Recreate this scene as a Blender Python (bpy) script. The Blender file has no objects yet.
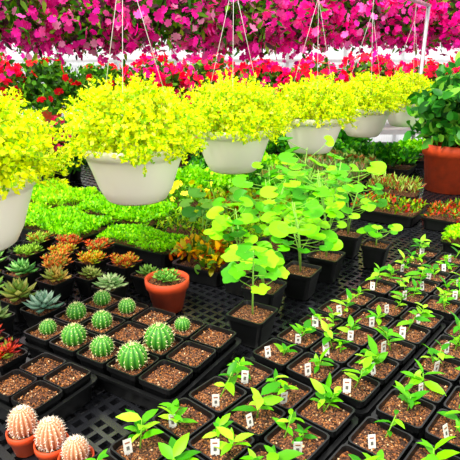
import bpy, math, random
import numpy as np
from mathutils import Vector
random.seed(7); rng=np.random.default_rng(7)
scn=bpy.context.scene

# ------------------------------------------------------------ helpers
def lin(h):
    h=h.lstrip('#'); o=[]
    for i in (0,2,4):
        c=int(h[i:i+2],16)/255
        o.append(c/12.92 if c<=.04045 else ((c+.055)/1.055)**2.4)
    return np.array(o)
def nrm(a): return a/np.maximum(np.linalg.norm(a,axis=-1,keepdims=True),1e-9)

class MB:
    def __init__(s): s.V=[];s.C=[];s.L=[];s.S=[];s.M=[];s.SM=[];s.n=0
    def add(s,V,F,col=(1,1,1),mat=0,smooth=True):
        V=np.asarray(V,float); k=len(V); c=np.asarray(col,float)
        if c.ndim==1: c=np.tile(c,(k,1))
        s.V.append(V); s.C.append(c)
        s.L.append(np.array([i for f in F for i in f],int)+s.n)
        s.S.append(np.array([len(f) for f in F],int))
        s.M.append(np.full(len(F),mat)); s.SM.append(np.full(len(F),smooth)); s.n+=k
    def scat(s,T,P,R,S,C,mat=0,smooth=True):
        TV,F=T; P=np.asarray(P); n=len(P)
        if n==0: return
        S=np.asarray(S,float)
        if S.ndim==0: S=np.full((n,),float(S))
        if S.ndim==1: S=np.repeat(S[:,None],3,1)
        W=TV[None]*S[:,None,:]
        V=np.einsum('nij,nkj->nki',R,W)+P[:,None,:]
        k=len(TV); C=np.asarray(C,float)
        if C.ndim==1: C=np.tile(C,(n,1))
        s.V.append(V.reshape(-1,3)); s.C.append(np.repeat(C,k,0))
        tl=np.array([i for f in F for i in f],int)
        s.L.append((tl[None]+(np.arange(n)*k)[:,None]+s.n).ravel())
        s.S.append(np.tile(np.array([len(f) for f in F]),n))
        s.M.append(np.full(len(F)*n,mat)); s.SM.append(np.full(len(F)*n,smooth)); s.n+=n*k
    def build(s,name,mats,parent=None):
        V=np.concatenate(s.V); C=np.concatenate(s.C); L=np.concatenate(s.L); S=np.concatenate(s.S)
        org=(V.min(0)+V.max(0))/2; org[2]=V[:,2].min()
        if parent is not None: org=np.array(parent.location)
        me=bpy.data.meshes.new(name)
        me.vertices.add(len(V)); me.vertices.foreach_set('co',(V-org).ravel())
        me.loops.add(len(L)); me.loops.foreach_set('vertex_index',L.astype(np.int32))
        me.polygons.add(len(S)); st=np.concatenate([[0],np.cumsum(S)[:-1]])
        me.polygons.foreach_set('loop_start',st.astype(np.int32))
        me.polygons.foreach_set('material_index',np.concatenate(s.M).astype(np.int32))
        me.polygons.foreach_set('use_smooth',np.concatenate(s.SM))
        me.update(calc_edges=True)
        a=me.color_attributes.new('Col','FLOAT_COLOR','POINT')
        a.data.foreach_set('color',np.concatenate([np.clip(C,0,1),np.ones((len(C),1))],1).ravel())
        me.validate()
        for m in mats: me.materials.append(m)
        o=bpy.data.objects.new(name,me); scn.collection.objects.link(o); 
        if parent is not None: o.parent=parent
        else: o.location=org
        return o

def orient(D,N):
    y=nrm(D); x=np.cross(y,N); b=np.linalg.norm(x,axis=1)<1e-4
    x[b]=np.array([1,0,0]); x=nrm(x); z=np.cross(x,y)
    return np.stack([x,y,z],axis=2)
def rdir(n): return nrm(rng.normal(size=(n,3)))
def vary(c,n,a=.2,h=.08):
    c=np.asarray(c); k=1+rng.uniform(-a,a,(n,1)); return np.clip(c[None]*k*(1+rng.uniform(-h,h,(n,3))),0,1)
def palette(cols,n,w=None,a=.2):
    cs=np.array([lin(c) for c in cols]); i=rng.choice(len(cs),n,p=w); return np.clip(cs[i]*(1+rng.uniform(-a,a,(n,1))),0,1)

def T_leaf(w=.35,fold=.1,droop=.15,ts=(.3,.65),ws=(1,.75)):
    V=[(0,0,0)]
    for t,q in zip(ts,ws):
        z=-droop*t*t
        V+=[(-w*q/2,t,z+fold*w),(0,t,z),(w*q/2,t,z+fold*w)]
    V.append((0,1,-droop)); k=len(ts)
    F=[(0,2,1),(0,3,2)]
    for i in range(k-1):
        a=1+3*i;b=a+3
        F+=[(a,a+1,b+1,b),(a+1,a+2,b+2,b+1)]
    a=1+3*(k-1);t=len(V)-1
    F+=[(a,a+1,t),(a+1,a+2,t)]
    return np.array(V,float),F
LEAF=T_leaf(); LANCE=T_leaf(.34,.15,.25,(.22,.5,.78),(.8,1,.6)); OVATE=T_leaf(.62,.12,.2,(.2,.5,.8),(.85,1,.6))
NEEDLE=(np.array([(-.05,0,0),(.05,0,0),(0,1,0),(0,0,.07)]),[(0,1,2),(1,3,2),(3,0,2)])
DIAM=(np.array([(0,0,0),(-.28,.45,.08),(0,1,0),(.28,.45,.08)],float),[(0,2,1),(0,3,2)])
def T_succ(w=.34,th=.13):  # thick pointed leaf
    V=[(0,0,0)]
    for t,q in ((.3,.8),(.65,1),):
        z=.1*t*t
        V+=[(-w*q/2,t,z),(0,t,z-th*q),(w*q/2,t,z),(0,t,z+th*.3)]
    V.append((0,1,.16)); F=[(0,1,2),(0,2,3),(0,3,4),(0,4,1)]
    for i in range(4): F.append((1+i,5+i,5+(i+1)%4,1+(i+1)%4))
    F+=[(5+i,9,5+(i+1)%4) for i in range(4)]
    return np.array(V,float),F
SUCC=T_succ()
def T_round(lob=0,n=14,dish=.18,notch=True):
    V=[(0,0,0)]
    for ring,rr in ((0,.5),(1,1)):
        for i in range(n):
            a=-math.pi/2+2*math.pi*i/n; r=rr*(1+lob*math.cos(5*(a-math.pi/2)))
            if notch and i==0: r*=.35 if ring else .6
            V.append((r*math.cos(a),r*math.sin(a),dish*rr*rr+(.05*math.sin(3*a) if ring else 0)))
    F=[(0,1+i,1+(i+1)%n) for i in range(n)]+[(1+i,1+n+i,1+n+(i+1)%n,1+(i+1)%n) for i in range(n)]
    return np.array(V,float),F
ROUND=T_round(); LOBED=T_round(.14,20,.1)
def T_flower(p=5,cup=.3):
    V=[(0,0,0)];F=[]
    for i in range(p):
        a=2*math.pi*i/p; h=math.pi/p*1.05
        b=len(V)
        V+=[(.6*math.cos(a-h),.6*math.sin(a-h),cup*.5),(1*math.cos(a-h*.55),1*math.sin(a-h*.55),cup*.75),(.92*math.cos(a),.92*math.sin(a),cup*1.1),(1*math.cos(a+h*.55),1*math.sin(a+h*.55),cup*.7),(.6*math.cos(a+h),.6*math.sin(a+h),cup*.45)]
        F+=[(0,b,b+1,b+2),(0,b+2,b+3,b+4)]
    return np.array(V,float),F
FLOWER=T_flower(); 
PEB=(np.array([(1,0,0),(0,1,0),(-1,0,0),(0,-1,0),(0,0,.7),(0,0,-.7)],float),[(0,1,4),(1,2,4),(2,3,4),(3,0,4),(1,0,5),(2,1,5),(3,2,5),(0,3,5)])

def loft(rings,cap0=False,cap1=False):
    k=len(rings[0]);V=np.concatenate(rings);F=[]
    for j in range(len(rings)-1):
        for i in range(k):
            F.append((j*k+i,j*k+(i+1)%k,(j+1)*k+(i+1)%k,(j+1)*k+i))
    if cap0: F.append(tuple(range(k))[::-1])
    if cap1: F.append(tuple((len(rings)-1)*k+i for i in range(k)))
    return V,F
def circ(r,z,c,n=32):
    a=np.linspace(0,2*np.pi,n,endpoint=False); return np.stack([c[0]+r*np.cos(a),c[1]+r*np.sin(a),np.full(n,z)],1)
def rrect(hx,hy,z,c,yaw,rad=.01,seg=3):
    pts=[]
    for sx,sy,a0 in ((1,1,0),(-1,1,90),(-1,-1,180),(1,-1,270)):
        for i in range(seg):
            a=math.radians(a0+90*i/(seg-1)); pts.append((sx*(hx-rad)+rad*math.cos(a),sy*(hy-rad)+rad*math.sin(a)))
    p=np.array(pts);cs,sn=math.cos(yaw),math.sin(yaw)
    return np.stack([c[0]+p[:,0]*cs-p[:,1]*sn,c[1]+p[:,0]*sn+p[:,1]*cs,np.full(len(p),z)],1)
def tube(mb,pts,r,col=(1,1,1),mat=0,n=5):
    pts=np.asarray(pts,float); k=len(pts); r=np.broadcast_to(np.asarray(r,float),(k,))
    tan=nrm(np.gradient(pts,axis=0)); rings=[]
    up=np.array([0,0,1.]) if abs(tan[0,2])<.9 else np.array([1.,0,0])
    for i in range(k):
        x=nrm(np.cross(tan[i],up)); y=np.cross(tan[i],x)
        a=np.linspace(0,2*np.pi,n,endpoint=False)[:,None]
        rings.append(pts[i]+r[i]*(np.cos(a)*x+np.sin(a)*y))
    V,F=loft(rings,True,True); mb.add(V,F,col,mat)
def box(mb,c,h,yaw=0,col=(1,1,1),mat=0):
    V,F=loft([rrect(h[0],h[1],c[2]-h[2],c,yaw,1e-4,2),rrect(h[0],h[1],c[2]+h[2],c,yaw,1e-4,2)],True,True)
    mb.add(V,F,col,mat,False)

# ------------------------------------------------------------ materials
def newmat(name):
    m=bpy.data.materials.new(name); m.use_nodes=True; nt=m.node_tree
    return m,nt,nt.nodes['Principled BSDF']
def m_plain(name,h,rough=.5,noise=0,nscale=20,bump=0,metal=0,spec=.5,sss=0):
    m,nt,b=newmat(name); c=lin(h)
    b.inputs['Roughness'].default_value=rough; b.inputs['Metallic'].default_value=metal
    b.inputs['Specular IOR Level'].default_value=spec
    tc=nt.nodes.new('ShaderNodeTexCoord'); ns=nt.nodes.new('ShaderNodeTexNoise'); ns.inputs['Scale'].default_value=nscale; ns.inputs['Detail'].default_value=5
    nt.links.new(tc.outputs['Object'],ns.inputs['Vector'])
    r=nt.nodes.new('ShaderNodeValToRGB'); r.color_ramp.elements[0].position=.3; r.color_ramp.elements[1].position=.7
    r.color_ramp.elements[0].color=(*(c*(1-noise)),1); r.color_ramp.elements[1].color=(*np.clip(c*(1+noise),0,1),1)
    nt.links.new(ns.outputs['Fac'],r.inputs['Fac']); nt.links.new(r.outputs['Color'],b.inputs['Base Color'])
    if bump:
        bp=nt.nodes.new('ShaderNodeBump'); bp.inputs['Strength'].default_value=bump; bp.inputs['Distance'].default_value=.01
        nt.links.new(ns.outputs['Fac'],bp.inputs['Height']); nt.links.new(bp.outputs['Normal'],b.inputs['Normal'])
    return m
def m_foliage(name,trans=.35,rough=.45,sat=1.1,val=1.25):
    m,nt,b=newmat(name)
    at=nt.nodes.new('ShaderNodeAttribute'); at.attribute_name='Col'
    hs=nt.nodes.new('ShaderNodeHueSaturation'); hs.inputs['Saturation'].default_value=sat; hs.inputs['Value'].default_value=val
    nt.links.new(at.outputs['Color'],hs.inputs['Color'])
    b.inputs['Roughness'].default_value=rough; b.inputs['Specular IOR Level'].default_value=.35
    nt.links.new(hs.outputs['Color'],b.inputs['Base Color'])
    if trans:
        t=nt.nodes.new('ShaderNodeBsdfTranslucent'); mx=nt.nodes.new('ShaderNodeMixShader'); mx.inputs[0].default_value=trans
        nt.links.new(hs.outputs['Color'],t.inputs['Color'])
        out=nt.nodes['Material Output']
        nt.links.new(b.outputs[0],mx.inputs[1]); nt.links.new(t.outputs[0],mx.inputs[2]); nt.links.new(mx.outputs[0],out.inputs['Surface'])
    return m
def m_soil():
    m,nt,b=newmat('potting_soil'); b.inputs['Roughness'].default_value=.9
    tc=nt.nodes.new('ShaderNodeTexCoord'); v=nt.nodes.new('ShaderNodeTexVoronoi'); v.inputs['Scale'].default_value=340
    nt.links.new(tc.outputs['Object'],v.inputs['Vector'])
    sp=nt.nodes.new('ShaderNodeSeparateColor'); nt.links.new(v.outputs['Color'],sp.inputs[0])
    r=nt.nodes.new('ShaderNodeValToRGB'); cr=r.color_ramp
    cr.elements[0].position=0; cr.elements[0].color=(*lin('#1c0f08'),1); cr.elements[1].position=1; cr.elements[1].color=(*lin('#c88a54'),1)
    e=cr.elements.new(.45); e.color=(*lin('#54301a'),1); e=cr.elements.new(.8); e.color=(*lin('#8a5230'),1)
    nt.links.new(sp.outputs[0],r.inputs['Fac']); nt.links.new(r.outputs['Color'],b.inputs['Base Color'])
    bp=nt.nodes.new('ShaderNodeBump'); bp.inputs['Strength'].default_value=.8; bp.inputs['Distance'].default_value=.003
    nt.links.new(v.outputs['Distance'],bp.inputs['Height']); nt.links.new(bp.outputs['Normal'],b.inputs['Normal'])
    return m
FOL=m_foliage('leaf_tissue'); PET=m_foliage('flower_petals',.45,.6,1.05,1.35); FLESH=m_foliage('succulent_flesh',0,.45,1.1,1.15); GRAN=m_foliage('soil_granules',0,.85,1.05,1.0)
LIME=m_foliage('lime_leaf_tissue',.42,.5,1.06,1.28)
SOIL=m_soil(); BLK=m_plain('black_plastic','#0d0e0f',.34,.2,30); BENCHM=m_plain('bench_black_plastic','#1b1c20',.22,.25,25,0,0,1.0)
WHT=m_plain('white_pot_plastic','#fff6ea',.35,.01,8); TERRA=m_plain('terracotta','#dc4a1a',.6,.15,25,.15); ORANGE=m_plain('orange_pot_plastic','#d84a18',.5,.1,20)
TAG=m_plain('tag_white_plastic','#e8e6e0',.4,.02,20); TAGB=m_plain('tag_print_band','#a86a50',.5,.1,50); TAGD=m_plain('tag_print_dark','#6a6660',.5,.1,50)
WIRE=m_plain('white_wire','#dcd8d0',.4); GALV=m_plain('galvanised_steel','#c9ccce',.35,.1,15,0,.6)
DARKPOT=m_plain('dark_brown_pot','#3a2520',.5,.15,15)

# ------------------------------------------------------------ common parts
def granules(mb,c,hx,hy,z,yaw,n,rad=.0022):
    n=int(n*2.0)
    p=rng.uniform(-1,1,(n,2))*np.array([hx,hy]); cs,sn=math.cos(yaw),math.sin(yaw)
    P=np.stack([c[0]+p[:,0]*cs-p[:,1]*sn,c[1]+p[:,0]*sn+p[:,1]*cs,z+rng.uniform(-.001,.003,n)],1)
    C=palette(['#b87844','#8c5630','#4a2c1a','#1e120b','#f0cca0','#a06238'],n,[.2,.23,.23,.2,.06,.08],.2)
    mb.scat(PEB,P,orient(rdir(n),rdir(n)),rng.uniform(.6,1.5,n)*rad,C,1,False)
# slot order for pot meshes: 0 plastic, 1 granules, 2 soil, 3 foliage, 4 flesh, 5 tag, 6 band, 7 dark
POTM=lambda p=BLK:[p,GRAN,SOIL,FOL,FLESH,TAG,TAGB,TAGD]
def sqpot(mb,c,yaw,s=.046,h=.075,z0=0.004,soil=None,gran=70):
    soil=h-.012 if soil is None else soil
    R=[rrect(s*.72,s*.72,z0,c,yaw),rrect(s*.93,s*.93,z0+h-.014,c,yaw),rrect(s,s,z0+h-.013,c,yaw),rrect(s,s,z0+h,c,yaw),
       rrect(s*.93,s*.93,z0+h,c,yaw),rrect(s*.88,s*.88,z0+soil,c,yaw)]
    V,F=loft(R,True,False); mb.add(V,F,(1,1,1),0,False)
    V,F=loft([rrect(s*.89,s*.89,z0+soil,c,yaw),rrect(s*.4,s*.4,z0+soil+.003,c,yaw)],False,True); mb.add(V,F,(1,1,1),2)
    granules(mb,c,s*.83,s*.83,z0+soil+.002,yaw,gran)
    return z0+soil
def rdpot(mb,c,r=.065,h=.1,z0=0.002,gran=120,rim=.022,taper=.68):
    R=[circ(r*taper,z0,c),circ(r*.93,z0+h-rim,c),circ(r*1.0,z0+h-rim,c),circ(r*1.03,z0+h-rim*.5,c),circ(r*1.03,z0+h,c),circ(r*.94,z0+h,c),circ(r*.9,z0+h*.86,c)]
    V,F=loft(R,True); mb.add(V,F,(1,1,1),0)
    V,F=loft([circ(r*.91,z0+h*.86,c),circ(r*.4,z0+h*.88,c)],False,True); mb.add(V,F,(1,1,1),2)
    granules(mb,c,r*.62,r*.62,z0+h*.87,0,gran)
    return z0+h*.87
def tray(mb,c,yaw,hx,hy,h=.055):
    R=[rrect(hx*.95,hy*.95,.002,c,yaw,.02),rrect(hx*.99,hy*.99,h-.008,c,yaw,.02),rrect(hx+.008,hy+.008,h-.008,c,yaw,.02),rrect(hx+.008,hy+.008,h,c,yaw,.02),
       rrect(hx-.002,hy-.002,h,c,yaw,.02),rrect(hx*.95-.003,hy*.95-.003,.006,c,yaw,.02)]
    V,F=loft(R,True,True); mb.add(V,F,(1,1,1),0,False)
def tag(mb,p,yaw,s=1.0,tilt=.15):
    w,h=.0115*s,.021*s
    cs,sn=math.cos(yaw),math.sin(yaw); ex=np.array([cs,sn,0]); n=np.array([sn,-cs,0]); up=nrm(np.array([0,0,1.])-tilt*n)
    p=np.asarray(p,float); f=np.cross(ex,up)
    def panel(x0,x1,z0,z1,off,m,t=.0008):
        V=[];
        for o in (off,off+t):
            for x,z in ((x0,z0),(x1,z0),(x1,z1),(x0,z1)): V.append(p+ex*x+up*z+f*o)
        mb.add(np.array(V),[(3,2,1,0),(4,5,6,7),(0,1,5,4),(1,2,6,5),(2,3,7,6),(3,0,4,7)],(1,1,1),m,False)
    b=.004
    panel(-w,w,b,b+2*h,0,5); panel(-w*.35,w*.35,-.02,b+.002,0,5)
    panel(-w*.35,w*.35,b+.5*h,b+1.0*h,.0009,7,.0004); panel(-w*.6,w*.55,b+1.4*h,b+1.6*h,.0009,6,.0004)
GREENS=['#84cc38','#62b42c','#aae254','#459628']
def seedling(mb,c,z,size=1.0,greens=GREENS):
    h=rng.uniform(.028,.06)*size; lean=rng.normal(0,.25,2)
    top=np.array([c[0]+lean[0]*h,c[1]+lean[1]*h,z+h])
    base=np.array([c[0],c[1],z-.004]); tube(mb,[base,(base+top)/2+np.array([lean[0],lean[1],0])*.003,top],[.0018,.0015,.0011]*1,lin('#9ac85a'),3,4)
    n=rng.integers(5,9); a=rng.uniform(0,6.28)+np.arange(n)*2.3; el=rng.uniform(.0,1.0,n)
    f=np.linspace(.4,1,n)[:,None]
    P=base*(1-f)+top*f
    D=np.stack([np.cos(a)*np.cos(el),np.sin(a)*np.cos(el),np.sin(el)],1)
    L=rng.uniform(.024,.046,n)*size
    mb.scat(LANCE,P,orient(D,np.array([[0,0,1.]]*n)+rng.normal(0,.25,(n,3))),np.stack([L*1.25,L,L],1),palette(greens,n),3)
def rosette(mb,c,z,r,cols,n=26,flat=.5,T=SUCC,mat=4,wid=1.):
    i=np.arange(n); a=i*2.39996; q=i/(n-1)
    el=(.15+1.15*q**1.3)*(1.3-flat); L=r*(1-.55*q)
    D=np.stack([np.cos(a)*np.cos(el),np.sin(a)*np.cos(el),np.sin(el)],1)
    P=np.tile([c[0],c[1],z+.006],(n,1))+np.stack([0*q,0*q,q*r*.35],1)
    mb.scat(T,P,orient(D,np.array([[0,0,1.]]*n)),np.stack([L*wid,L,L],1),palette(cols,n,None,.12),mat)
def mound(mb,c,z,rx,ry,h,n,T,size,cols,w=None,yaw=0,mat=3,up=.8,wx=1.0,a=.25):
    """ dense low cushion of leaves """
    p=rng.uniform(-1,1,(n,2)); p=p*np.array([rx,ry]); cs,sn=math.cos(yaw),math.sin(yaw)
    e=np.sqrt(np.clip(1-.85*((p[:,0]/rx)**4+(p[:,1]/ry)**4)/2,0,1)); lump=.75+.25*np.sin(p[:,0]*60/ (1+rx*8))*np.cos(p[:,1]*60/(1+ry*8))
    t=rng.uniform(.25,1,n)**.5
    P=np.stack([c[0]+p[:,0]*cs-p[:,1]*sn,c[1]+p[:,0]*sn+p[:,1]*cs,z+h*e*lump*t],1)
    D=rng.normal(size=(n,3))*.7+np.array([0,0,up])
    S=rng.uniform(.6,1.25,n)*size
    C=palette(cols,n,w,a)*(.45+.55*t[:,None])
    mb.scat(T,P,orient(D,np.array([0,0,1.])+rng.normal(0,.5,(n,3))),np.stack([S*wx,S,S],1),C,mat)
def ball(mb,c,r,n,T,size,cols,w=None,mat=0,sq=(1,1,1),zmin=-1,core=.7,out=.8,a=.25,wx=1.,droop=0,dk=.5):
    D=rdir(n); D=D[D[:,2]>zmin]; n=len(D)
    t=rng.uniform(core,1,n); lump=1+.12*np.sin(D[:,0]*7+c[0]*9)*np.cos(D[:,1]*6+c[1]*5)+.08*np.sin(D[:,2]*11+c[0]*3)
    P=np.array(c)+D*(t*lump*r)[:,None]*np.array(sq)
    if droop: P[:,2]-=droop*np.clip(rng.normal(0,1,n),0,2)*(np.linalg.norm(D[:,:2],axis=1)>.7)
    dd=rng.normal(size=(n,3))+D*out; S=rng.uniform(.6,1.25,n)*size
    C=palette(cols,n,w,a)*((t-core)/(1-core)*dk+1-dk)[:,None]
    mb.scat(T,P,orient(dd,D+rng.normal(0,.5,(n,3))),np.stack([S*wx,S,S],1),C,mat)
def flowerball(mb,c,r,n,size,cols,mat,sq=(1,1,1),zmin=-1,core=.85,droop=0,tilt=.45):
    """ blossoms facing outwards """
    D=rdir(n); D=D[D[:,2]>zmin]; n=len(D)
    t=rng.uniform(core,1.04,n); lump=1+.12*np.sin(D[:,0]*7+c[0]*9)*np.cos(D[:,1]*6+c[1]*5)+.08*np.sin(D[:,2]*11+c[0]*3)
    P=np.array(c)+D*(t*lump*r)[:,None]*np.array(sq)
    if droop: P[:,2]-=droop*np.clip(rng.normal(0,1,n),0,2)*(np.linalg.norm(D[:,:2],axis=1)>.7)
    mb.scat(FLOWER,P,orient(rdir(n),D+rng.normal(0,tilt,(n,3))),rng.uniform(.65,1.2,n)*size,palette(cols,n,None,.15),mat)

def cactus(mb,c,z,r,h,ribs=14,col='#2c7a30',col2='#6fb04a',spine='#efe8b8',mat=4,dens=8,sl=.2,k_=3):
    nu=ribs*4; nv=12; rings=[];cols=[]
    a=np.linspace(0,2*np.pi,nu,endpoint=False); rib=(np.cos(a*ribs)+1)/2
    for j in range(nv+1):
        f=j/nv; ph=-1.1+f*(math.pi/2+1.1-.04)
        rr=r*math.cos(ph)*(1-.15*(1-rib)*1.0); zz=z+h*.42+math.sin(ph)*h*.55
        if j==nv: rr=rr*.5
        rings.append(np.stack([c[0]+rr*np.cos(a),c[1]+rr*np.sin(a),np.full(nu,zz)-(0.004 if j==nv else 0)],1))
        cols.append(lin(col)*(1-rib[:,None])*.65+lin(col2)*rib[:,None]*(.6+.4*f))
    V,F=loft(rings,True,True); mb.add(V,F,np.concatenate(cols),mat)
    P=[];D=[]
    for i in range(ribs):
        for j in range(dens):
            ph=-.75+j/(dens-1)*(2.2); aa=2*math.pi*i/ribs
            d=np.array([math.cos(aa)*math.cos(ph),math.sin(aa)*math.cos(ph),math.sin(ph)])
            q=np.array([c[0]+d[0]*r,c[1]+d[1]*r,z+h*.42+d[2]*h*.55])
            for k in range(k_): P.append(q); D.append(d+rng.normal(0,.7,3))
    P=np.array(P);D=np.array(D);n=len(P)
    mb.scat(NEEDLE,P,orient(D,rdir(n)),np.tile([r*.35,r*sl,r*.35],(n,1))*rng.uniform(.6,1.2,(n,1)),vary(lin(spine),n,.1),mat,False)

# ------------------------------------------------------------ room shell
def shell(name,c,h,mat,yaw=0):
    mb=MB(); box(mb,c,h,yaw); return mb.build(name,[mat])
FLOORM=m_plain('weed_fabric_floor','#1c1d20',.8,.4,6,.1)
shell('floor',(0,5,-.83),(8,8,.03),FLOORM)
m,nt,b=newmat('polycarbonate'); b.inputs['Base Color'].default_value=(.93,.95,.95,1); b.inputs['Roughness'].default_value=.4
wv=nt.nodes.new('ShaderNodeTexWave'); wv.inputs['Scale'].default_value=6; tc=nt.nodes.new('ShaderNodeTexCoord'); nt.links.new(tc.outputs['Object'],wv.inputs['Vector'])
r=nt.nodes.new('ShaderNodeValToRGB'); r.color_ramp.elements[0].color=(.86,.89,.9,1); r.color_ramp.elements[1].color=(.98,.98,.97,1); nt.links.new(wv.outputs['Fac'],r.inputs['Fac']); nt.links.new(r.outputs['Color'],b.inputs['Base Color'])
t=nt.nodes.new('ShaderNodeBsdfTranslucent'); t.inputs['Color'].default_value=(.95,.97,1,1); mx=nt.nodes.new('ShaderNodeMixShader'); mx.inputs[0].default_value=.5
nt.links.new(b.outputs[0],mx.inputs[1]); nt.links.new(t.outputs[0],mx.inputs[2]); nt.links.new(mx.outputs[0],nt.nodes['Material Output'].inputs['Surface'])
POLY=m
shell('wall_back',(0,11,.7),(6,.02,1.5),POLY)
mb=MB()
for x in np.arange(-6,6.1,1.2): box(mb,(x,10.93,.7),(.03,.03,1.5))
for z in (.1,.9,2.15): box(mb,(0,10.9,z),(6,.025,.03))
for y in (1.5,4.5,7.5,10.7):
    a=np.linspace(0,math.pi,25); tube(mb,np.stack([6*np.cos(a),np.full(25,y),2.2+1.6*np.sin(a)],1),.03,n=8)
    for s in (-6,6): tube(mb,[(s,y,-.8),(s,y,2.2)],.03,n=8)
for x in (-4,0,4): tube(mb,[(x,1.5,2.2+1.6*math.sqrt(1-(x/6)**2)),(x,10.7,2.2+1.6*math.sqrt(1-(x/6)**2))],.02,n=6)
mb.build('greenhouse_frame',[GALV])

# ------------------------------------------------------------ benches
YAW=math.radians(49); A=np.array([math.cos(YAW),math.sin(YAW)]); B=np.array([math.sin(YAW),-math.cos(YAW)])
def ab(a,b): return A*a+B*b
def bench(name,a0,a1,b0,b1,step=.034):
    mb=MB(); w=.0055
    for a in np.arange(a0,a1+.001,step):
        c=ab(a,(b0+b1)/2); big=(round((a-a0)/step)%6==0)
        box(mb,(c[0],c[1],-.010),(w*(1.6 if big else 1),(b1-b0)/2,.008),YAW)
    for b_ in np.arange(b0,b1+.001,step):
        c=ab((a0+a1)/2,b_); big=(round((b_-b0)/step)%6==0)
        box(mb,(c[0],c[1],-.0105),((a1-a0)/2,w*(1.6 if big else 1),.008),YAW)
    for b_ in (b0+.02,(b0+b1)/2,b1-.02):
        c=ab((a0+a1)/2,b_); box(mb,(c[0],c[1],-.05),((a1-a0)/2,.02,.03),YAW)
    for a in np.linspace(a0+.1,a1-.1,4):
        c=ab(a,(b0+b1)/2); box(mb,(c[0],c[1],-.1),(.02,(b1-b0)/2,.02),YAW)
        for b_ in (b0+.05,b1-.05):
            c=ab(a,b_); box(mb,(c[0],c[1],-.46),(.025,.025,.34),YAW)
    return mb.build(name,[BENCHM])
bench('greenhouse_bench',-.5,5.6,-1.66,.9)
bench('greenhouse_bench',-.2,4.2,-4.3,-1.70,.05)

# ------------------------------------------------------------ seedling trays
p=.104
O=np.array([-.20,.80])
for ia in range(3):
    for ib in range(3):
        mb=MB(); a0=-.16+ia*(5*p+.018); b0=ib*(3*p+.02)+(.0 if ia<2 else .015)
        c=O+A*(a0+2.5*p)+B*(b0+1.5*p)
        tray(mb,c,YAW,2.5*p-.002,1.5*p-.002)
        for i in range(5):
            for j in range(3):
                q=O+A*(a0+(i+.5)*p)+B*(b0+(j+.5)*p)
                z=sqpot(mb,q,YAW,.0485,.072,.007)
                jit=rng.normal(0,.008,2)
                seedling(mb,q+jit,z,rng.uniform(.85,1.3))
                if rng.random()<.55: seedling(mb,q+rng.normal(0,.02,2),z,.75)
                tp=q-A*.028+B*rng.uniform(-.012,.02)
                if rng.random()<.85: tag(mb,(tp[0],tp[1],z),math.radians(rng.uniform(-15,40)),rng.uniform(.62,.76),rng.uniform(-.1,.35))
        mb.build('seedling_tray',POTM())

# ------------------------------------------------------------ cactus tray
CY=math.radians(-31); U=np.array([math.cos(CY),math.sin(CY)]); W=np.array([-math.sin(CY),math.cos(CY)])
cc=np.array([-.272,1.184]); mb=MB(); tray(mb,cc,CY,.257,.155)
cact={(-2,0):.028,(-2,1):.026,(-2,-1):.023,(-1,-1):.032,(-1,0):.028,(-1,1):.025,(0,-1):.029,(1,0):.038,(1,1):.022,(1,-1):.036,(0,1):.0}
for i in range(-2,3):
    for j in range(-1,2):
        q=cc+U*i*.102+W*j*.102; z=sqpot(mb,q,CY,.048,.072,.007,gran=110)
        r=cact.get((i,j),0)
        if r: cactus(mb,q,z,r,r*1.7,13)
mb.build('barrel_cactus_tray',POTM())
mb=MB(); cc=cc-.04*U-.262*W; tray(mb,cc,CY,.088,.088)
for i in (-.5,.5):
    for j in (-.5,.5):
        q=cc+(U*i+W*j)*.085; sqpot(mb,q,CY,.041,.068,.007,gran=110)
mb.build('soil_filled_pot_tray',POTM())

# moon cacti in orange pots
for (x,y,r,h) in ((-.425,.835,.027,.060),(-.355,.80,.028,.060),(-.295,.762,.024,.048)):
    mb=MB(); z=rdpot(mb,(x,y),.033,.052,rim=.016,gran=50)
    cactus(mb,(x,y),z,r,h,16,'#d08058','#f8c0a0','#fff2e4',4,11,.2,4)
    o=mb.build('pink_globe_cactus',POTM(ORANGE))
# red-leaved pots at the left
for (x,y) in ((-.655,1.17),(-.575,1.09)):
    mb=MB(); z=sqpot(mb,(x,y),CY,.044,.065,gran=40)
    for k in range(6):
        a=k*2.4; rr=.012*math.sqrt(k); rosette(mb,(x+rr*math.cos(a),y+rr*math.sin(a)),z+rng.uniform(0,.02),.034,['#a02c24','#c8442c','#6d7a2c','#7a1c1c'],16,.4)
    mb.build('potted_red_succulent',POTM())

# terracotta pot with succulent
mb=MB(); c=(-.205,1.475); z=rdpot(mb,c,.070,.110,gran=150,rim=.03)
for k in range(7):
    a=k*.9; rosette(mb,(c[0]+.028*math.cos(a)*(k>0),c[1]+.028*math.sin(a)*(k>0)),z+.008,.030,['#5f9a3c','#86b857','#47812f'],14,.6)
mb.build('terracotta_pot_succulent',POTM(TERRA))

# succulents in square pots
S_=[ (-.67,1.42,.052,.078,['#8fa04a','#b5b563','#6d8a3c'],.2,30),(-.60,1.56,.05,.06,['#b59a4e','#8f9c48','#d6b26a'],.3,28),
 (-.565,1.345,.050,.070,['#7fa08a','#a8c4ae','#5f8570'],.3,34),(-.40,1.505,.046,.066,['#9dbf7e','#c8d8a4','#7fa868'],.9,30),
 (-.74,1.62,.05,.066,['#5f9a4c','#86b86a','#3f7a38'],.4,26),(-.90,1.72,.05,.07,['#7fb05c','#4c8a3c'],.2,26),(-.80,1.49,.05,.066,['#6da04c','#9abf60'],.4,26),
 (-.69,1.285,.046,.06,['#7f9a5c','#a0b070','#5f7a40'],.4,26),(-.86,1.605,.045,.06,['#8a5a3c','#6f9a4c','#a87048'],.3,26),(-.96,1.85,.05,.07,['#6fa84c','#4c8a3c'],.2,26),
 (-.49,1.59,.042,.05,['#8fa85c','#b8c070','#7a8a40'],.5,24),(-.29,1.60,.045,.05,['#7fa04c','#5f8a3c'],.4,24),(-.80,1.36,.045,.055,['#5f8a3c','#8aa850'],.4,24)]
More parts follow.
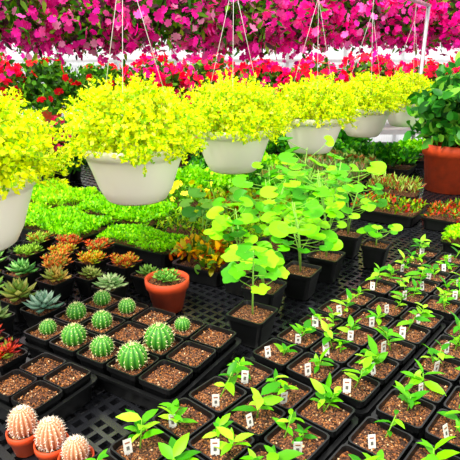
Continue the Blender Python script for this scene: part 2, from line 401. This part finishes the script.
for x,y,s,r,cols,fl,n in S_:
    mb=MB(); z=sqpot(mb,(x,y),CY,s,.07)
    rosette(mb,(x,y),z,r,cols,n,fl)
    if r<.069: rosette(mb,(x+.02,y-.01),z+.005,r*.7,cols,18,fl)
    mb.build('potted_succulent',POTM())
# sedum pots
SED=[(-.665,1.91,['#c8643c','#8f8a3c','#b83a2c']),(-.52,1.72,['#e0a83c','#9fb83c','#c8642c']),(-.39,1.69,['#b8502c','#a8a83c','#d88a4a']),(-.53,1.86,['#b83c2c','#7f8a3c','#d0703c']),(-.79,1.80,['#7fa83c','#5f8a2c','#9ac04c']),(-.655,1.795,['#d0602c','#a8a03c']),(-.80,1.95,['#7fa83c','#a86a2c','#9ac04c']),(-.64,1.68,['#c05a2c','#8a983c','#e09a5a'])]
for x,y,cols in SED:
    mb=MB(); z=sqpot(mb,(x,y),CY,.048,.075,gran=40)
    for k in range(12):
        a=k*2.4; rr=.014*math.sqrt(k)
        rosette(mb,(x+rr*math.cos(a),y+rr*math.sin(a)),z+rng.uniform(0,.015),.030,cols,14,.4)
    mb.build('potted_sedum',POTM())

# ------------------------------------------------------------ herb / bedding trays
def plant_tray(name,x,y,hx,hy,h,size,cols,n,T=LEAF,yaw=CY,z0=.05,w=None,wx=1.,up=.8,flw=None):
    mb=MB(); tray(mb,(x,y),yaw,hx,hy,.06)
    V,F=loft([rrect(hx*.96,hy*.96,.045,(x,y),yaw,.02),rrect(hx*.3,hy*.3,.05,(x,y),yaw,.01)],False,True); mb.add(V,F,(1,1,1),2)
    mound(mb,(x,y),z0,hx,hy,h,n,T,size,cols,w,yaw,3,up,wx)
    if flw: 
        k=flw[1]; pp=rng.uniform(-1,1,(k,2))*np.array([hx,hy]); cs,sn=math.cos(yaw),math.sin(yaw)
        P=np.stack([x+pp[:,0]*cs-pp[:,1]*sn,y+pp[:,0]*sn+pp[:,1]*cs,z0+h*rng.uniform(.6,1.15,k)],1)
        mb.scat(FLOWER,P,orient(rdir(k),np.array([0,-.5,.8])+rng.normal(0,.4,(k,3))),rng.uniform(.7,1.2,k)*flw[2],palette(flw[0],k),3)
    return mb.build(name,POTM())
G1=['#8fd836','#b5ec50','#68b42a']; G2=['#3f8a2c','#6ab83a','#2c6a24']; G3=['#a8e43a','#d0f455','#7cc42a']
def gp(i,j): q=np.array([-.05,2.12])+U*.56*i+W*.32*j; return q[0],q[1]
plant_tray('green_sedum_tray',-.37,1.985,.185,.085,.055,.016,G1,3200,DIAM)
plant_tray('coleus_tray',-.09,1.75,.10,.08,.10,.038,['#d0622c','#a8a030','#e0b23c','#4f7a28'],480,OVATE)
plant_tray('moss_sedum_tray',-.77,2.19,.20,.12,.07,.02,G1,4000,DIAM)
plant_tray('moss_sedum_tray',-1.16,2.42,.22,.12,.07,.02,G3,4000,DIAM)
plant_tray('moss_sedum_tray',*gp(-1,0),.25,.14,.08,.022,G1,4500,DIAM)
plant_tray('moss_sedum_tray',*gp(-2,0),.25,.14,.09,.022,G3,4500,DIAM)
plant_tray('mixed_herb_tray',*gp(0,0),.26,.14,.08,.03,['#5f9a2c','#96c83c','#c8d84c','#3a6a24'],1500,LEAF)
plant_tray('pansy_tray',*gp(-1,1),.26,.14,.10,.03,['#4f8a28','#6fb034'],1500,LEAF,flw=(['#f8e832','#f8f060','#f0d820'],45,.022))
plant_tray('mixed_herb_tray',*gp(0,1),.26,.14,.11,.035,['#a0c83c','#6fa838','#c8d84a','#b0602c'],1500,OVATE)
plant_tray('mixed_herb_tray',*gp(0,2),.26,.14,.12,.035,G2,1600,OVATE)
plant_tray('mixed_herb_tray',*gp(-1,2),.26,.14,.12,.035,G1,1600,OVATE)
plant_tray('grass_herb_tray',*gp(0,3),.26,.13,.12,.05,['#7fb84a','#a8cc70','#5f9a40','#c8b070'],1300,LANCE,wx=.6,up=1.6)
plant_tray('grass_herb_tray',*gp(0,4),.26,.13,.12,.05,['#8fa860','#b0c488','#6f9448','#c09070'],1300,LANCE,wx=.6,up=1.6)
plant_tray('mixed_herb_tray',*gp(0,5),.26,.14,.14,.04,['#4a7a34','#7fa050','#9a6a40'],1500,OVATE)
plant_tray('mixed_herb_tray',*gp(-1,3),.26,.14,.14,.04,G2,1400,OVATE)
plant_tray('mixed_herb_tray',*gp(-1,4),.26,.14,.14,.04,G1,1400,OVATE)
plant_tray('red_bedding_tray',.84,2.52,.16,.12,.06,.028,['#c83c2c','#6f9a2c','#9ac83c','#3f6a24'],800,LEAF,yaw=CY-.08)
plant_tray('red_bedding_tray',1.15,2.34,.16,.12,.06,.028,['#b8342c','#7faa3c','#c86a3a','#3f6a24'],800,LEAF,yaw=CY-.08)
plant_tray('lime_bedding_tray',1.05,1.98,.12,.09,.06,.022,G3,1300,DIAM,yaw=CY-.1)
plant_tray('mixed_herb_tray',1.75,2.65,.22,.14,.10,.035,['#7fa83c','#4f8a2c','#b06a3c'],1200,OVATE)
plant_tray('grass_herb_tray',.98,2.88,.14,.10,.09,.04,['#8fb84a','#b8cc70','#a85a40'],600,LANCE,wx=.6,up=1.6)
for k,(x,y) in enumerate(((1.95,3.35),(1.62,4.0),(1.15,3.75),(2.2,4.2),(2.45,3.45))):
    plant_tray('mixed_herb_tray',x,y,.24,.14,.16,.045,[G2,G1][k%2],1300,OVATE)
# back bench beds
k=0
for a in (2.75,3.4,3.95):
    for b_ in (-2.25,-2.95,-3.65):
        if (a<3 and b_>-2.5): continue
        k+=1; c=ab(a,b_)
        plant_tray('bedding_plant_tray',c[0],c[1],.25,.3,.2,.055,[G2,['#356e28','#4f8f30','#24521e'],G1][k%3],1400,OVATE,yaw=YAW,
          flw=[None,(['#e8142c','#f03048'],70,.035),(['#f01c7c','#ff4aa4'],70,.035)][k%3])
# red geraniums left
for (x,y,s) in ((-1.10,3.06,.19),(-1.55,2.98,.18),(-.78,3.25,.19),(-1.15,3.5,.2)):
    mb=MB(); z=rdpot(mb,(x,y),.1,.16)
    ball(mb,(x,y,z+.12),s,900,OVATE,.06,['#3f7a30','#2c5a24','#5a9438'],mat=3,sq=(1,1,.75),zmin=-.6)
    flowerball(mb,(x,y,z+.14),s*1.02,150,.026,['#d0104c','#f0285a','#a00c3c'],3,(1,1,.75),-.2)
    mb.build('potted_red_geranium',POTM())

# ------------------------------------------------------------ leafy vine plants in black pots
def vine(x,y,h,n,lr,spread,pot=.058,T=ROUND,cols=('#8ad83c','#66bc30','#a8e850','#4f9f2f'),name='potted_nasturtium',lo=.35,ph=.095,ns=None,top_up=1):
    mb=MB(); z=sqpot(mb,(x,y),CY,pot,ph,gran=60)
    base=np.array([x,y,z])
    ns=ns or max(1,n//7); tops=[]
    for s in range(ns):
        a=rng.uniform(0,6.28); d=np.array([math.cos(a),math.sin(a),0])*spread*rng.uniform(.1,.5)*(ns>1)
        top=base+d+np.array([0,0,h*rng.uniform(.7,1)]); mid=(base+top)/2+d*-.2
        tube(mb,[base,mid,top],[.003,.0026,.0018],lin('#a8d070'),3,5); tops.append((mid,top))
    for i in range(n):
        mid,top=tops[i%ns]; f=lo+(1-lo)*((i//ns)+rng.uniform(.2,.8))/max(1,n/ns); f=min(f,1)
        p0=base+(mid-base)*min(1,2*f) if f<.5 else mid+(top-mid)*(2*f-1)
        a=i*2.4+rng.uniform(-.5,.5); L=spread*rng.uniform(.35,1.)*(1.15-.5*f if ns==1 else 1)
        d=np.array([math.cos(a),math.sin(a),rng.uniform(.1,.7)])
        e=p0+d*L*.7; tube(mb,[p0,p0+d*L*.4+np.array([0,0,-.005]),e],[.0016,.0014,.0012],lin('#a0cc60'),3,4)
        nn=nrm(np.array([d[0]*.35,d[1]*.3-.45,.85])+rng.normal(0,.2,3))
        r=lr*rng.uniform(.6,1.15)
        mb.scat(T,e[None],orient(np.array([[d[0],d[1],-.1]]),nn[None]),np.array([r]),palette(cols,1,None,.15),3)
    return mb.build(name,POTM())
vine(.065,1.275,.27,13,.030,.13,name='potted_squash_seedling',T=LOBED,lo=.35,ph=.09,ns=1)
vine(.245,1.58,.26,28,.032,.19)
vine(.36,1.72,.38,34,.031,.21,lo=.3)
vine(.50,1.98,.28,24,.031,.2)
vine(.04,1.61,.22,24,.032,.15)
vine(.16,1.84,.30,28,.034,.19)
vine(.30,2.05,.36,28,.034,.22)
vine(.11,1.45,.14,14,.028,.12)
vine(-.11,1.90,.24,16,.036,.15,cols=('#6fb04c','#4f9a3c','#8fc85a'))
vine(.58,1.84,.09,8,.026,.14,pot=.05)

# ------------------------------------------------------------ large terracotta pot with shrub
mb=MB(); c=(1.43,3.16); z=rdpot(mb,c,.185,.30,rim=.07,gran=100,taper=.78)
for k in range(16):
    a=k*2.4; d=np.array([math.cos(a),math.sin(a)])*.16*rng.uniform(.3,1.2)
    tube(mb,[(c[0],c[1],z),(c[0]+d[0]*.5,c[1]+d[1]*.5,z+.15),(c[0]+d[0],c[1]+d[1],z+.32)],[.005,.004,.002],lin('#6a8a3c'),3)
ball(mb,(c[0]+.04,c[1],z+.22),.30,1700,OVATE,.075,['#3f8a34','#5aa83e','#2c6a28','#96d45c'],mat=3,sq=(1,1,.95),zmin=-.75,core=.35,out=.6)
mb.build('terracotta_pot_shrub',POTM(TERRA))

# ------------------------------------------------------------ white hanging baskets
def wires(mb,c,zr,r,ztop,mat,wr=.0012):
    for k in range(3):
        a=k*2.094+.5; tube(mb,[(c[0]+r*math.cos(a),c[1]+r*math.sin(a),zr),(c[0],c[1],ztop)],wr,mat=mat,n=5)
    tube(mb,[(c[0],c[1],ztop),(c[0],c[1],ztop+.12)],.003,mat=mat,n=5)
HB=[(-.70,1.27),(-.345,1.78),(.015,2.32),(.47,2.87),(.95,3.57),(1.46,4.22)]
zr=.495
for k,(x,y) in enumerate(HB):
    mb=MB(); R=.18; c=(x,y)
    prof=[(.50,-.192),(.56,-.198),(.62,-.19),(.74,-.15),(.86,-.085),(.94,-.045),(.96,-.034),(1.0,-.032),(1.02,-.012),(1.02,0),(.97,.002),(.94,-.02),(.9,-.05)]
    V,F=loft([circ(R*a,zr+b_,c,48) for a,b_ in prof],True,True); mb.add(V,F,(1,1,1),0)
    Cc=['#e6ec20','#f2f440','#c6e21e','#f8f878','#8cc01a']; w=[.33,.24,.23,.07,.13]
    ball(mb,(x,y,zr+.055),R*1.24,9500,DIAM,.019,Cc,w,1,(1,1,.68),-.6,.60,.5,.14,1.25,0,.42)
    # longer trailing sprigs
    n=230; D=rdir(n); D[:,2]=np.abs(D[:,2])*.95-.32; D=nrm(D)
    P0=np.array([x,y,zr+.045])+D*R*1.08*np.array([1,1,.74])
    for i in range(n):
        low=D[i,2]<.1
        L=rng.uniform(.03,.075)*(1.25 if low else 1); e=D[i]+rng.normal(0,.25,3)+np.array([0,0,-.25 if low else .05]); q=nrm(e)
        tube(mb,[P0[i],P0[i]+q*L],[.0012,.0008],lin('#a8b830'),1,3)
        m_=24; f=rng.uniform(.1,1,m_)[:,None]
        dd=q*.6+rng.normal(0,.8,(m_,3)); mb.scat(DIAM,P0[i]+q*L*f,orient(dd,np.tile(D[i],(m_,1))+rng.normal(0,.4,(m_,3))),rng.uniform(.010,.019,m_),palette(Cc,m_,w,.12),1)
    wires(mb,c,zr,R*.98,zr+.62,2)
    mb.build('white_hanging_basket',[WHT,LIME,WIRE])
mb=MB(); p0=np.array([*HB[0],1.255]); p1=np.array([*HB[-1],1.255]); d=(p1-p0)
tube(mb,[p0-d*.15,p1+d*.1],.016,n=8)
for f in (-.14,1.09): q=p0+d*f; tube(mb,[(q[0],q[1],-.8),(q[0],q[1],1.25)],.018,n=8)
mb.build('basket_hanging_rail',[GALV])

# ------------------------------------------------------------ pink flowering hanging baskets
PK=['#f81ca4','#ff48bc','#ec1098','#ff7cd0','#c8087c']; PK2=['#e84aa4','#fa6cbc','#c82888','#e090b8','#a81868']
PB=[(-2.1,3.9,0),(-1.55,3.7,0),(-1.0,3.95,0),(-.45,3.75,0),(.05,4.1,0),(.52,4.45,1),(.98,4.6,1),(1.47,4.92,1),(2.12,4.85,1),(2.75,4.9,1),(-1.9,5.2,0),(-1.1,5.4,0),(-.3,5.5,0),(.5,5.8,1),(1.3,5.7,1),(2.1,5.9,1),(3.0,6.3,1)]
for (x,y,t) in PB:
    mb=MB(); z=1.165+rng.uniform(-.03,.05)+(y-4)*.05
    V,F=loft([circ(.11,z-.16,(x,y)),circ(.16,z,(x,y)),circ(.15,z,(x,y)),circ(.14,z-.02,(x,y))],True,True); mb.add(V,F,(1,1,1),0)
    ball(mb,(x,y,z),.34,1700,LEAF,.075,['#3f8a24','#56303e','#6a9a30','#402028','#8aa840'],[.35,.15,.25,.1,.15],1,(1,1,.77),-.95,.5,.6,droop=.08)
    flowerball(mb,(x,y,z),.36,720 if t else 500,.034,PK if t else PK2+PK[:2],2,(1,1,.8),-.97,.86,.09)
    wires(mb,(x,y),z,.15,z+.62,3)
    mb.build('pink_petunia_hanging_basket',[DARKPOT,FOL,PET,WIRE])
mb=MB()
for (xa,ya,xb,yb) in ((-2.6,3.75,3.1,4.95),(-2.6,5.0,3.6,6.4)):
    tube(mb,[(xa,ya,1.99),(xb,yb,2.05)],.02,n=8)
    for x,y in ((xa,ya),(xb,yb)): tube(mb,[(x,y,-.8),(x,y,2.02)],.02,n=8)
mb.build('overhead_pipe',[GALV])

# far bench of geraniums
mb=MB(); box(mb,(0,7.0,-.03),(4.6,.55,.03)); 
for x in (-4.4,-1.5,1.5,4.4):
    for y in (6.6,7.4): box(mb,(x,y,-.43),(.04,.04,.37))
mb.build('far_plant_bench',[m_plain('painted_wood_white','#cfd2cf',.6,.08,8)])
for k in range(12):
    x=-3.9+k*.72; y=7.0+rng.uniform(-.1,.1); mb=MB(); z=rdpot(mb,(x,y),.16,.24,gran=40)
    hgt=rng.uniform(.34,.42)
    ball(mb,(x,y,z+.24),.42,1700,OVATE,.085,['#3f7a28','#2f5a1c','#5f9f34','#7fbe44'],None,3,(1,1,hgt/.42*1.05),-.7,.5,.6)
    if k not in(2,3): flowerball(mb,(x,y,z+.26),.45,420,.05,['#f01868','#ff389c','#e80c38','#e01030'],8,(1,1,hgt/.42*1.05),-.4,.9)
    else: flowerball(mb,(x,y,z+.26),.45,60,.055,['#f01828'],8,(1,1,.85),-.3,.9)
    mb.build('potted_geranium',POTM(TERRA)+[PET])
# ------------------------------------------------------------ light, world, camera
w=bpy.data.worlds.new('World'); scn.world=w; w.use_nodes=True; bg=w.node_tree.nodes['Background']
bg.inputs['Color'].default_value=(1,.985,.96,1); bg.inputs['Strength'].default_value=1.45
sl=bpy.data.lights.new('sun_through_roof','SUN'); sl.energy=3.9; sl.angle=math.radians(16); sl.color=(1,.96,.87)
so=bpy.data.objects.new('sun_through_roof',sl); scn.collection.objects.link(so); so.location=(-2,-1,5)
so.rotation_euler=Vector((.45,.45,-1)).to_track_quat('-Z','Y').to_euler()
cam=bpy.data.cameras.new('camera'); co=bpy.data.objects.new('camera',cam); scn.collection.objects.link(co)
co.location=(0,0,.76); co.rotation_euler=(math.radians(90-18.2),0,0); cam.sensor_width=36; cam.lens=493/460*36; cam.clip_start=.02
scn.camera=co
scn.view_settings.view_transform='Standard'
scn.view_settings.exposure=.17
